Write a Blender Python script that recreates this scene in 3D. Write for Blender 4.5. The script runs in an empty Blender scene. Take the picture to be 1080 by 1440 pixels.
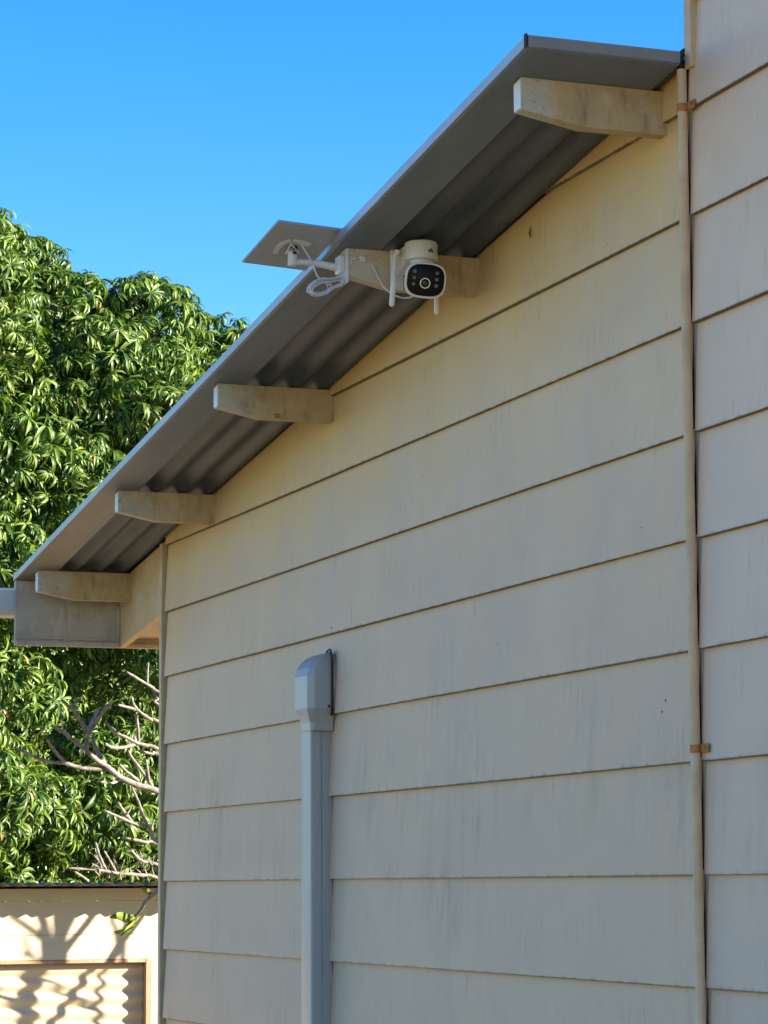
import bpy, math, random
import numpy as np
from mathutils import Vector, Matrix
random.seed(7); RNG = np.random.default_rng(11)
S = bpy.context.scene
COL = S.collection

# ------------------------------------------------------------------ camera
CAM = Vector((11.196, -3.187, 2.600))
FW = Vector((-0.92892, 0.34574, 0.13350))
YAW, PITCH, ROLL, FPX = 0.356339194, 0.133901334, -0.005769940, 3890.3
FW = Vector((-math.cos(YAW)*math.cos(PITCH), math.sin(YAW)*math.cos(PITCH), math.sin(PITCH)))
R0 = FW.cross(Vector((0, 0, 1))).normalized(); U0 = R0.cross(FW)
RT = math.cos(ROLL)*R0 + math.sin(ROLL)*U0
UP = -math.sin(ROLL)*R0 + math.cos(ROLL)*U0
cd = bpy.data.cameras.new('camera'); cam = bpy.data.objects.new('camera', cd); COL.objects.link(cam)
m3 = Matrix((RT, UP, -FW)).transposed()
cam.matrix_world = Matrix.Translation(CAM) @ m3.to_4x4()
cd.sensor_fit = 'VERTICAL'; cd.sensor_height = 36.0; cd.lens = FPX/1440*36
cd.clip_start = 0.05; cd.clip_end = 3000
S.camera = cam

# ------------------------------------------------------------------ sky, sun, exposure
TOSUN = Vector((1.0, 1.60, 0.68)).normalized()
ELEV = math.asin(TOSUN.z); AZ = math.atan2(TOSUN.x, TOSUN.y)
w = bpy.data.worlds.new('World'); S.world = w; w.use_nodes = True
nt = w.node_tree; nt.nodes.clear()
sky = nt.nodes.new('ShaderNodeTexSky'); sky.sky_type = 'NISHITA'; sky.sun_disc = False
sky.sun_elevation = ELEV; sky.sun_rotation = AZ
sky.altitude = 50; sky.air_density = 1.0; sky.dust_density = 0.0; sky.ozone_density = 3.0
hs = nt.nodes.new('ShaderNodeHueSaturation'); hs.inputs['Saturation'].default_value = 1.40; hs.inputs['Hue'].default_value = 0.510
bg = nt.nodes.new('ShaderNodeBackground'); bg.inputs['Strength'].default_value = 0.070
wo = nt.nodes.new('ShaderNodeOutputWorld')
nt.links.new(sky.outputs[0], hs.inputs['Color']); nt.links.new(hs.outputs[0], bg.inputs['Color'])
nt.links.new(bg.outputs[0], wo.inputs['Surface'])
sd = bpy.data.lights.new('sun', 'SUN'); sd.energy = 5.0; sd.angle = math.radians(0.53); sd.color = (1.0, 0.88, 0.71)
sun = bpy.data.objects.new('sun', sd); COL.objects.link(sun)
sun.rotation_euler = (-TOSUN).to_track_quat('-Z', 'Y').to_euler()
sun.location = (3, 8, 12)
S.view_settings.view_transform = 'Standard'; S.view_settings.look = 'None'
S.view_settings.exposure = 2.20; S.view_settings.gamma = 1.0
S.view_settings.use_curve_mapping = False
S.cycles.max_bounces = 8; S.cycles.use_denoising = True

# ------------------------------------------------------------------ helpers
def W(px, py, depth):                       # a point at a chosen real distance along a photo direction
    return CAM + (FW + RT*((px-540)/FPX) - UP*((py-720)/FPX))*depth
def onX(px, py, X):
    d = FW + RT*((px-540)/FPX) - UP*((py-720)/FPX)
    return CAM + d*((X-CAM.x)/d.x)

class MB:
    def __init__(s): s.v = []; s.f = []; s.uv = None
    def add(s, vs, fs):
        o = len(s.v); s.v += [tuple(a) for a in vs]; s.f += [tuple(i+o for i in f) for f in fs]; return s
    def box(s, x0, x1, y0, y1, z0, z1):
        return s.add([(x0,y0,z0),(x1,y0,z0),(x1,y1,z0),(x0,y1,z0),(x0,y0,z1),(x1,y0,z1),(x1,y1,z1),(x0,y1,z1)],
                     [(0,3,2,1),(4,5,6,7),(0,1,5,4),(1,2,6,5),(2,3,7,6),(3,0,4,7)])
    def prism(s, a, b):                     # two matching rings of points
        n = len(a)
        return s.add(list(a)+list(b), [tuple(range(n-1,-1,-1)), tuple(range(n,2*n))]+[(i,(i+1)%n,n+(i+1)%n,n+i) for i in range(n)])
    def tube(s, pts, rad, n=8, cap=True):
        pts = [Vector(p) for p in pts]; m = len(pts)
        if not hasattr(rad, '__len__'): rad = [rad]*m
        ref = Vector((0,0,1)); vs = []
        t0 = (pts[1]-pts[0]).normalized()
        if abs(t0.dot(ref)) > .9: ref = Vector((1,0,0))
        a = t0.cross(ref).normalized()
        for i in range(m):
            t = (pts[min(i+1,m-1)]-pts[max(i-1,0)]).normalized()
            a = (a - t*a.dot(t)).normalized(); b = t.cross(a)
            for k in range(n):
                an = 2*math.pi*k/n
                vs.append(pts[i] + (a*math.cos(an)+b*math.sin(an))*rad[i])
        fs = [(i*n+k, i*n+(k+1)%n, (i+1)*n+(k+1)%n, (i+1)*n+k) for i in range(m-1) for k in range(n)]
        if cap: fs += [tuple(range(n-1,-1,-1)), tuple(range((m-1)*n, m*n))]
        return s.add(vs, fs)
    def build(s, name, mat, parent=None, smooth=False, bevel=0.0, seg=1, xf=None, auto=None):
        me = bpy.data.meshes.new(name); vs = s.v
        if xf is not None: vs = [tuple(xf @ Vector(v)) for v in vs]
        me.from_pydata(vs, [], s.f); me.update()
        if mat: me.materials.append(mat)
        o = bpy.data.objects.new(name, me); COL.objects.link(o)
        if parent: o.parent = parent
        if smooth or auto:
            me.polygons.foreach_set('use_smooth', [True]*len(me.polygons))
        if auto:
            me.set_sharp_from_angle(angle=math.radians(auto))
        if bevel:
            md = o.modifiers.new('bevel', 'BEVEL'); md.width = bevel; md.segments = seg; md.limit_method = 'ANGLE'; md.angle_limit = math.radians(35)
            md.harden_normals = False
        return o
def spline(pts, k=6):                       # Catmull-Rom through points
    P = [Vector(p) for p in pts]; P = [P[0]*2-P[1]] + P + [P[-1]*2-P[-2]]; out = []
    for i in range(1, len(P)-2):
        for j in range(k):
            t = j/k; a,b,c,d = P[i-1],P[i],P[i+1],P[i+2]
            out.append(.5*((2*b)+(c-a)*t+(2*a-5*b+4*c-d)*t*t+(3*b-a-3*c+d)*t**3))
    out.append(P[-2]); return out
def empty(name, label, cat, group=None, loc=(0,0,0)):
    o = bpy.data.objects.new(name, None); COL.objects.link(o); o.location = loc; o.empty_display_size = .2
    o['label'] = label; o['category'] = cat
    if group: o['group'] = group
    return o
def struct(o): o['kind'] = 'structure'; return o

# ------------------------------------------------------------------ materials
class N:
    def __init__(s, name):
        s.m = bpy.data.materials.new(name); s.m.use_nodes = True; s.t = s.m.node_tree; s.t.nodes.clear()
        s.out = s.t.nodes.new('ShaderNodeOutputMaterial'); s.b = s.t.nodes.new('ShaderNodeBsdfPrincipled')
        s.t.links.new(s.b.outputs[0], s.out.inputs[0])
    def n(s, typ, **kw):
        x = s.t.nodes.new(typ)
        for k, v in kw.items(): setattr(x, k, v)
        return x
    def l(s, a, b): s.t.links.new(a, b)
    def pos(s, scale=(1,1,1)):
        g = s.n('ShaderNodeNewGeometry'); v = s.n('ShaderNodeVectorMath', operation='MULTIPLY'); v.inputs[1].default_value = scale
        s.l(g.outputs['Position'], v.inputs[0]); return v.outputs[0]
    def objc(s, scale=(1,1,1)):
        g = s.n('ShaderNodeTexCoord'); v = s.n('ShaderNodeVectorMath', operation='MULTIPLY'); v.inputs[1].default_value = scale
        s.l(g.outputs['Object'], v.inputs[0]); return v.outputs[0]
    def noise(s, vec, scale=1, detail=4, rough=.55, dist=0):
        x = s.n('ShaderNodeTexNoise'); x.inputs['Scale'].default_value = scale; x.inputs['Detail'].default_value = detail
        x.inputs['Roughness'].default_value = rough; x.inputs['Distortion'].default_value = dist; s.l(vec, x.inputs['Vector']); return x.outputs['Fac']
    def ramp(s, fac, stops):
        r = s.n('ShaderNodeValToRGB'); e = r.color_ramp.elements
        while len(e) < len(stops): e.new(.5)
        for i, (p, c) in enumerate(stops):
            e[i].position = p; e[i].color = (c, c, c, 1) if not hasattr(c, '__len__') else (*c, 1)
        s.l(fac, r.inputs[0]); return r.outputs[0]
    def mix(s, fac, a, b, mode='MIX'):
        x = s.n('ShaderNodeMix', data_type='RGBA', blend_type=mode)
        for sock, v in ((x.inputs[0], fac), (x.inputs[6], a), (x.inputs[7], b)):
            if isinstance(v, (int, float)): sock.default_value = v
            elif isinstance(v, tuple): sock.default_value = (*v, 1)
            else: s.l(v, sock)
        return x.outputs[2]
    def math(s, op, a, b=None):
        x = s.n('ShaderNodeMath', operation=op)
        for i, v in enumerate((a, b)):
            if v is None: continue
            if isinstance(v, (int, float)): x.inputs[i].default_value = v
            else: s.l(v, x.inputs[i])
        return x.outputs[0]
    def bump(s, h, strength=.3, dist=.002):
        x = s.n('ShaderNodeBump'); x.inputs['Strength'].default_value = strength; x.inputs['Distance'].default_value = dist
        s.l(h, x.inputs['Height']); s.l(x.outputs[0], s.b.inputs['Normal'])
    def done(s, col=None, rough=.6, metal=0.0, spec=.5):
        if col is not None:
            if isinstance(col, tuple): s.b.inputs['Base Color'].default_value = (*col, 1)
            else: s.l(col, s.b.inputs['Base Color'])
        if isinstance(rough, (int, float)): s.b.inputs['Roughness'].default_value = rough
        else: s.l(rough, s.b.inputs['Roughness'])
        s.b.inputs['Metallic'].default_value = metal; s.b.inputs['Specular IOR Level'].default_value = spec
        return s.m
def plain(name, col, rough=.5, metal=0.0, var=.12, scale=30, spec=.5):
    k = N(name); f = k.noise(k.pos(), scale, 4)
    c = k.mix(k.ramp(f, [(.3, 0), (.7, 1)]), tuple(x*(1-var) for x in col), tuple(min(1, x*(1+var)) for x in col))
    return k.done(c, rough, metal, spec)

CREAM = (.64, .468, .26)
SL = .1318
def wall_paint(name, c1, c2, c3, bounce_tint=None):
    k = N(name)
    mott = k.noise(k.pos((1.3, 1, 2.2)), 1.6, 5, .6)
    base = k.mix(k.ramp(mott, [(.3, 0), (.7, 1)]), c1, c2)
    oi = k.n('ShaderNodeObjectInfo')
    base = k.mix(k.math('MULTIPLY', oi.outputs['Random'], .30), base, c3)
    if bounce_tint:                           # yellower towards the eave: warm bounce light put into the colour
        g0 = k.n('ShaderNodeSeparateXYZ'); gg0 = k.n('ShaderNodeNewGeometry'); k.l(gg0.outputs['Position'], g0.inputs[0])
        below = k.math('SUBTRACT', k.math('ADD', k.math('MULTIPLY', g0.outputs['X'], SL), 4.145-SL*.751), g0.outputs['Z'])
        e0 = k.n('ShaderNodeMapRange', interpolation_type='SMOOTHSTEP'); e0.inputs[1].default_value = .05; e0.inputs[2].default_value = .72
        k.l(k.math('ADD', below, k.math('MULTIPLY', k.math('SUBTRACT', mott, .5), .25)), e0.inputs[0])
        base = k.mix(e0.outputs[0], bounce_tint, base)
    # chalky blotches and a patchy grey film
    blot = k.ramp(k.noise(k.pos((5, 1, 2.2)), 1.0, 6, .65), [(.50, 0), (.72, 1)])
    base = k.mix(k.math('MULTIPLY', blot, .28), base, (.74, .60, .45))
    g = k.n('ShaderNodeSeparateXYZ'); gg = k.n('ShaderNodeNewGeometry'); k.l(gg.outputs['Position'], g.inputs[0])
    low = k.n('ShaderNodeMapRange'); low.inputs[1].default_value = 3.95; low.inputs[2].default_value = 2.7
    k.l(g.outputs['Z'], low.inputs[0])
    film = k.ramp(k.noise(k.pos((2.6, 1, 1.6)), 1.0, 5, .62), [(.36, 0), (.66, 1)])
    base = k.mix(k.math('MULTIPLY', film, .34), base, (.53, .42, .34))
    base = k.mix(k.math('MULTIPLY', low.outputs[0], .40), base, (.45, .352, .285))  # boards darken downwards: grime plus the weaker light there, painted in
    # vertical mildew smudges, broken up
    st = k.ramp(k.noise(k.pos((12, 1, 1.9)), 1.0, 6, .74, .7), [(.46, 0), (.78, 1)])
    where = k.ramp(k.noise(k.pos((1.7, 1, 1.9)), 1.0, 4, .6), [(.46, 0), (.66, 1)])
    s1 = k.math('MULTIPLY', k.math('MULTIPLY', st, where), k.math('MULTIPLY', low.outputs[0], .60))
    base = k.mix(s1, base, (.20, .155, .105))
    fine = k.ramp(k.noise(k.pos((48, 1, 5.5)), 1.0, 5, .7, .3), [(.54, 0), (.76, 1)])
    w2 = k.ramp(k.noise(k.pos((3.1, 1, 4.3)), 1.0, 3, .6), [(.48, 0), (.66, 1)])
    base = k.mix(k.math('MULTIPLY', k.math('MULTIPLY', fine, w2), .62), base, (.20, .155, .10))
    # dirt drawn under the lap of the board above (metres below that lap)
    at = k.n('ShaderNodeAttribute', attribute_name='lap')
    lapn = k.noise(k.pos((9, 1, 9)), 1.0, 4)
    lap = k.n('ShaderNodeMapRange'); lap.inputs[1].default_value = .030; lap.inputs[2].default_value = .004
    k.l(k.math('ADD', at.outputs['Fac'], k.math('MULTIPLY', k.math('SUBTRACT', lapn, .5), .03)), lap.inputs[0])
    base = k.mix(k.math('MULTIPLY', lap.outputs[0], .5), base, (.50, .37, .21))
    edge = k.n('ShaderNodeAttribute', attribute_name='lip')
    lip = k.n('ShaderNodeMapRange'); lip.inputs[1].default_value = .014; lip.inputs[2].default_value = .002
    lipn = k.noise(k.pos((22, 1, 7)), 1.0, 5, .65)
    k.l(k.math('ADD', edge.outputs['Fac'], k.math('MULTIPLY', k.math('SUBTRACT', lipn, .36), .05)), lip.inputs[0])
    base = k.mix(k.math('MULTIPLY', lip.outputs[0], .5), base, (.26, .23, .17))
    lap_shade = k.n('ShaderNodeMapRange'); lap_shade.inputs[1].default_value = .0027; lap_shade.inputs[2].default_value = .0010
    k.l(k.math('ADD', edge.outputs['Fac'], k.math('MULTIPLY', k.math('SUBTRACT', lipn, .5), .004)), lap_shade.inputs[0])
    base = k.mix(k.math('MULTIPLY', lap_shade.outputs[0], .85), base, (.085, .062, .038))  # lap shadow painted as a dark line on lower edge and underside
    spk = k.ramp(k.noise(k.pos((42, 1, 22)), 1.0, 2, .5), [(.765, 0), (.79, 1)])
    base = k.mix(k.math('MULTIPLY', spk, .65), base, (.08, .07, .05))
    h = k.noise(k.pos((60, 60, 22)), 1.0, 5, .65)
    k.bump(h, .18, .002)
    return k.done(base, .60, 0, .35)
def timber_paint(name, tint=1.0, dirt=.5, a=CREAM, tail=False):
    k = N(name)
    f = k.noise(k.pos((3, 6, 9)), 1.3, 5, .6)
    base = k.mix(k.ramp(f, [(.3, 0), (.7, 1)]), tuple(x*.82*tint for x in a), tuple(min(1, x*1.06*tint) for x in a))
    wv = k.noise(k.pos((4, 9, 5)), 1.5, 6, .7)
    base = k.mix(k.math('MULTIPLY', k.ramp(wv, [(.52, 0), (.70, 1)]), .5), base, (.66, .62, .55))
    st = k.noise(k.pos((30, 22, 5)), 1.0, 5, .7)
    base = k.mix(k.math('MULTIPLY', k.ramp(st, [(.53, 0), (.75, 1)]), dirt), base, (.16, .14, .11))
    sp = k.ramp(k.noise(k.pos((55, 55, 55)), 1.0, 4, .6), [(.66, 0), (.74, 1)])
    base = k.mix(k.math('MULTIPLY', sp, dirt*.9), base, (.05, .05, .045))
    if tail:                                # bleached and mouldy towards the exposed end
        g = k.n('ShaderNodeSeparateXYZ'); gg = k.n('ShaderNodeNewGeometry'); k.l(gg.outputs['Position'], g.inputs[0])
        wn = k.noise(k.pos((7, 9, 9)), 1.0, 5, .65)
        mr = k.n('ShaderNodeMapRange'); mr.inputs[1].default_value = -.27; mr.inputs[2].default_value = -.40
        k.l(k.math('ADD', g.outputs['Y'], k.math('MULTIPLY', k.math('SUBTRACT', wn, .5), .35)), mr.inputs[0])
        base = k.mix(k.math('MULTIPLY', mr.outputs[0], .75), base, (.56, .53, .47))
        mo = k.ramp(k.noise(k.pos((30, 34, 60)), 1.0, 6, .75), [(.55, 0), (.68, 1)])
        base = k.mix(k.math('MULTIPLY', k.math('MULTIPLY', mo, mr.outputs[0]), .8), base, (.09, .085, .075))
    k.bump(k.noise(k.pos((120, 40, 200)), 1.0, 4), .2, .0015)
    return k.done(base, .6, 0, .35)
def metal_sheet(name, a, b, rough=.45, metal=.35, rust=.15, spec=.5):
    k = N(name)
    f = k.noise(k.pos((1.2, 5, 3)), 2.2, 6, .65)
    c = k.mix(k.ramp(f, [(.3, 0), (.7, 1)]), a, b)
    sp = k.ramp(k.noise(k.pos((6, 9, 6)), 1.6, 6, .7), [(.56, 0), (.72, 1)])
    c = k.mix(k.math('MULTIPLY', sp, rust), c, (.20, .12, .06))
    fl = k.ramp(k.noise(k.pos((40, 60, 40)), 1.0, 3), [(.66, 0), (.72, 1)])
    c = k.mix(k.math('MULTIPLY', fl, rust*1.6), c, (.06, .045, .03))
    return k.done(c, rough, metal, spec)
M = {}
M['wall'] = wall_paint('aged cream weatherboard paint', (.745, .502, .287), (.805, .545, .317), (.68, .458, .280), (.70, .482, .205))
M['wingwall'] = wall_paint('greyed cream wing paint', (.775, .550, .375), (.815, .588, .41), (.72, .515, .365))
M['timber'] = timber_paint('weathered cream rafter paint', .84, .78, tail=True)
M['trim'] = timber_paint('cream trim paint', 1.0, .25)
M['endface'] = timber_paint('whitish tail end', 1.15, .25, (.74, .75, .73))
M['fascia'] = timber_paint('greyed fascia paint', .80, .45, (.58, .52, .43))
M['core'] = plain('dark wall cavity', (.05, .042, .034), .9)
M['inner'] = plain('grey joint backing', (.36, .29, .22), .8)
M['roof'] = metal_sheet('dull zinc corrugated sheet', (.055, .067, .092), (.088, .105, .138), .5, 0, .05, .25)
M['rooftop'] = M['roof']
M['flash'] = metal_sheet('zinc barge flashing', (.148, .172, .218), (.192, .218, .268), .5, 0, .12, .35)
M['flash_old'] = metal_sheet('stained barge flashing', (.17, .16, .15), (.24, .22, .20), .5, .1, .5)
M['lip'] = metal_sheet('zinc edge with sky glow painted in', (.33, .34, .36), (.42, .43, .45), .42, .2, .2)  # lighter copy of the flashing zinc for its sky-facing side
M['gutter'] = plain('pale blue grey gutter paint', (.56, .58, .60), .35, .0, .06, 9)
M['soffit'] = timber_paint('soffit paint', .95, .2, (.60, .48, .33))
M['duct'] = None

# ------------------------------------------------------------------ ground
def ground():
    k = N('dry grass and dirt')
    a = k.noise(k.pos(), .35, 6, .6); b = k.noise(k.pos(), 6, 6, .7)
    c = k.mix(k.ramp(a, [(.35, 0), (.65, 1)]), (.28, .20, .085), (.21, .165, .065))
    c = k.mix(k.math('MULTIPLY', k.ramp(b, [(.4, 0), (.7, 1)]), .5), c, (.31, .225, .10))
    k.bump(b, .6, .03)
    m = k.done(c, .95, 0, .2)
    n = 40; R = 1500; vs = [(0, 0, 0)]; rings = [4, 12, 40, 150, 500, R]
    fs = []
    for ri, r in enumerate(rings):
        for i in range(n):
            an = 2*math.pi*i/n; vs.append((r*math.cos(an), r*math.sin(an), 0))
    for i in range(n): fs.append((0, 1+i, 1+(i+1) % n))
    for ri in range(len(rings)-1):
        for i in range(n):
            a0 = 1+ri*n; a1 = a0+n
            fs.append((a0+i, a1+i, a1+(i+1) % n, a0+(i+1) % n))
    struct(MB().add(vs, fs).build('ground', m))
ground()

# ------------------------------------------------------------------ house
house = empty('house', 'cream weatherboard house with corrugated gable roof and taller wing on the right', 'house')
SL = .1318
def zr(X): return 4.145 + SL*(X-.751)       # underside of the roof over the purlins
LAP = [5.716, 5.434, 5.151, 4.868, 4.586, 4.304, 4.022, 3.739, 3.467, 3.185, 2.903, 2.619, 2.340, 2.061, 1.780, 1.500, 1.220, .940, .660, .380]

def clip_roof(poly, f):                     # keep the part of an (x,z) polygon below f(x)
    out = []
    for i in range(len(poly)):
        p, q = poly[i], poly[(i+1) % len(poly)]
        dp, dq = f(p[0])-p[1], f(q[0])-q[1]
        if dp >= 0: out.append(p)
        if (dp > 0) != (dq > 0) and abs(dp-dq) > 1e-9:
            t = dp/(dp-dq); out.append((p[0]+(q[0]-p[0])*t, p[1]+(q[1]-p[1])*t))
    return out
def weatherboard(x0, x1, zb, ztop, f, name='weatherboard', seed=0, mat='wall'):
    zt = ztop + .016
    n = 14; rnd = random.Random(seed)
    xs = [x0+(x1-x0)*i/n for i in range(n+1)]
    poly = [(x, zb) for x in xs] + [(x, zt) for x in reversed(xs)]
    if f: poly = clip_roof(poly, f)
    if len(poly) < 3: return None
    ph = rnd.random()*6
    def yf(x, z):
        t = (z-zb)/(zt-zb)
        return -.0165*(1-t) - .001*t - .0012*math.sin(x*1.7+ph)*(1-t)
    def dz(x, z): return .0012*math.sin(x*1.1+ph*2) if abs(z-zb) < 1e-6 else 0
    F = [(x, yf(x, z), z+dz(x, z)) for x, z in poly]; B = [(x, yf(x, z)+.0125, z+dz(x, z)) for x, z in poly]
    mb = MB().prism(F, B)
    # triangulate the long caps in strips for clean shading
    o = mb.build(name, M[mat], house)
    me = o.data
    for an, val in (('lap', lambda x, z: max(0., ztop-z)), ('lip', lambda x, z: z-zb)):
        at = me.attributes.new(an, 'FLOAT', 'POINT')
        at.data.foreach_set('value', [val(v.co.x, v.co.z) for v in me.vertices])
    return o
wz = lambda x: zr(x)+.012
DUCT_X = (2.010, 2.110)
k = 0
for i in range(1, len(LAP)):                # gable wall boards
    zb, ztop = LAP[i], LAP[i-1]
    if zb > 4.7: continue
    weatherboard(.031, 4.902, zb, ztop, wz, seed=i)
for i in range(1, len(LAP)):                # wing boards
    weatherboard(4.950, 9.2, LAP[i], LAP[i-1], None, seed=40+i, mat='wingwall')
MB().prism([(.02, .0165, .1), (4.93, .0165, .1), (4.93, .0165, zr(4.93)+.004), (.02, .0165, zr(.02)+.004)],
           [(.02, 1.2, .1), (4.93, 1.2, .1), (4.93, 1.2, zr(4.93)+.004), (.02, 1.2, zr(.02)+.004)]).build('wall_core', M['core'], house)
MB().box(4.960, 9.18, .0165, 6, .1, 5.9).build('wall_core', M['core'], house)
MB().box(4.895, 4.952, .0125, .0162, .3, 4.70).build('joint_strip', M['inner'], house)
MB().box(-.022, .011, -.025, .03, .1, zr(-.02)-.01).build('corner_strip', M['trim'], house, bevel=.002)
MB().box(4.950, 4.987, -.024, .012, 4.690, 5.72).build('corner_strip', M['trim'], house, bevel=.002)
MB().box(4.93, 9.4, -.25, 6.2, 5.92, 5.98).build('wing_roof', M['roof'], house, bevel=.003)
# side wall on the eave side
MB().box(-.012, .016, .031, 1.2, .1, zr(-.02)-.02).build('side_wall', M['trim'], house)

# roof
def corrugated(name, x0, x1, y0, y1, zf, parent, mat, pitch=.108, amp=.0115, axis='x', nx=12, th=.0012):
    n = max(2, int((y1-y0)/pitch*16)); vs = []; fs = []
    for s_ in (0, 1):
        for i in range(nx+1):
            x = x0+(x1-x0)*i/nx
            for j in range(n+1):
                y = y0+(y1-y0)*j/n
                vs.append((x, y, zf(x)+amp+.001-amp*math.cos((y-y0)/pitch*2*math.pi)+s_*th))
    m = (nx+1)*(n+1)
    for i in range(nx):
        for j in range(n):
            a = i*(n+1)+j; fs.append((a, a+1, a+n+2, a+n+1)); fs.append((m+a, m+a+n+1, m+a+n+2, m+a+1))
    for j in range(n):
        fs.append((j, m+j, m+j+1, j+1)); a = nx*(n+1)+j; fs.append((a, a+1, m+a+1, m+a))
    for i in range(nx):
        a = i*(n+1); b = a+n
        fs.append((a, a+n+1, m+a+n+1, m+a)); fs.append((b, m+b, m+b+n+1, b+n+1))
    return MB().add(vs, fs).build(name, mat, parent, auto=50)
roof = corrugated('roof', -.805, 4.955, -.4695, 1.3, zr, house, M['roof'])
def raked(name, x0, x1, y0, y1, d0, d1, mat, parent=None, bevel=.002):
    a = [(x0, y0, zr(x0)+d0), (x0, y1, zr(x0)+d0), (x0, y1, zr(x0)+d1), (x0, y0, zr(x0)+d1)]
    b = [(x1, y0, zr(x1)+d0), (x1, y1, zr(x1)+d0), (x1, y1, zr(x1)+d1), (x1, y0, zr(x1)+d1)]
    return MB().prism(a, b).build(name, mat, parent or house, bevel=bevel)
def barge(x0, x1, mat, off=0.0):
    # angle flashing: flat underside, turned-up outer face and top return, as one folded sheet
    prof = [(-.330, -.0030), (-.470, -.0030), (-.476, .000), (-.476, .027), (-.470, .0292), (-.36, .0292), (-.36, .0282), (-.4690, .0282), (-.4748, .0262), (-.4748, .001), (-.4690, -.0018), (-.330, -.0018)]
    a = [(x0, y+off, zr(x0)+z+off*.3) for y, z in prof]; b = [(x1, y+off, zr(x1)+z+off*.3) for y, z in prof]
    o = MB().prism(a, b).build('barge_flashing', mat, roof)
    q = [(-.4762, .0005), (-.4762, .0270), (-.4782, .0275), (-.4782, .0000)]
    MB().prism([(x0, y+off, zr(x0)+z+off*.3) for y, z in q], [(x1, y+off, zr(x1)+z+off*.3) for y, z in q]).build('barge_sky_strip', M['lip'], roof)  # paler strip on the same sheet's outer face, sky reflection painted in
    return o
barge(-.79, .735, M['flash_old'], 0)
barge(.700, 4.968, M['flash'], -.0016)
# capping over the high end
h0, h1 = 4.790, 4.972
prof = [(h0, -.0046), (h1-.004, -.0046), (h1, -.002), (h1, .0285), (h1-.006, .031), (4.70, .031), (4.70, .0298), (h1-.007, .0298), (h1-.0014, .0275), (h1-.0014, -.001), (h1-.005, -.0034), (h0, -.0034)]
y0, y1 = -.4795, -.047
MB().prism([(x, y0+.006, zr(x)+z) for x, z in prof], [(x, y1, zr(x)+z) for x, z in prof]).build('head_flashing', M['flash'], roof)
MB().box(h1+.0002, h1+.0016, y0+.006, y1, zr(h1)-.0015, zr(h1)+.0282).build('head_light_strip', metal_sheet('grey zinc end with reflected light painted in', (.24, .24, .245), (.29, .29, .295), .4, .3, .1), roof)  # capping end lightened the same way, reflected light painted in
MB().box(h1-.012, h1+.0015, y0-.001, y0+.0035, zr(h1)-.003, zr(h1)+.0325).build('flashing_fold', M['core'], roof)
MB().prism([(4.60, -.02, zr(4.60)+.024), (4.953, -.02, zr(4.953)+.024), (4.953, -.02, zr(4.953)+.031), (4.60, -.02, zr(4.6)+.031)],
           [(4.60, 1.3, zr(4.60)+.024), (4.953, 1.3, zr(4.953)+.024), (4.953, 1.3, zr(4.953)+.031), (4.60, 1.3, zr(4.6)+.031)]).build('apron_flashing', M['flash'], roof)
raked('light_stop', -.755, 4.93, .035, .075, .0005, .0225, M['core'], roof, 0)  # unseen dark strip added to stop sun leaking through the corrugations
# purlins with tapered tails
PX = [(4.803, 4.556, 4.674, -.421, .060, -.245), (3.508, 4.388, 4.505, -.434, .060, -.290), (2.149, 4.211, 4.328, -.430, .062, -.272), (.751, 4.025, 4.147, -.411, .064, -.252), (-.567, 3.843, 3.960, -.418, .064, -.257)]
for X, zb, zt, ye, wd, yk in PX:
    ring_ = lambda x: [(x, y, (zr(x)-(.0052 if X > 4.7 else .0036)) if z is None else z) for y, z in [(.006, zb), (.006, None), (ye, None), (ye, zb+.032), (yk, zb)]]
    pu = MB().prism(ring_(X-.048), ring_(X)).build('purlin', M['timber'], house, bevel=.0022, seg=2)
    MB().prism([(x, ye-.0022, z) for x, z in ((X-.046, zb+.034), (X-.002, zb+.034), (X-.002, zr(X)-.008), (X-.046, zr(X-.046)-.008))],
               [(x, ye-.0002, z) for x, z in ((X-.046, zb+.034), (X-.002, zb+.034), (X-.002, zr(X)-.008), (X-.046, zr(X-.046)-.008))]).build('end_face', M['endface'], pu, bevel=.0008)  # thin whitish slab over the cut end
# screws / rust ring on the third tail
def disc(name, c, nrm, r, t, mat, parent, n=16, inner=0):
    nrm = Vector(nrm).normalized(); c = Vector(c)
    return MB().tube([c, c+nrm*t], r, n).build(name, mat, parent)
M['rust'] = plain('orange rust', (.30, .12, .03), .85, 0, .4, 120)
M['rustpaint'] = (lambda k: k.done(k.mix(k.ramp(k.noise(k.pos((34, 34, 70)), 1.0, 5, .7), [(.30, 0), (.56, 1)]), (.50, .27, .10), (.42, .14, .022)), .75))(N('cream paint rusting through'))
ring = []
for i in range(17):
    an = 2*math.pi*i/16; ring.append((2.150, -.214+.009*math.cos(an), 4.222+.006*math.sin(an)))
MB().tube(ring, .0022, 6, cap=False).build('rusty_screw', M['rust'], house, smooth=True)
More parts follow.
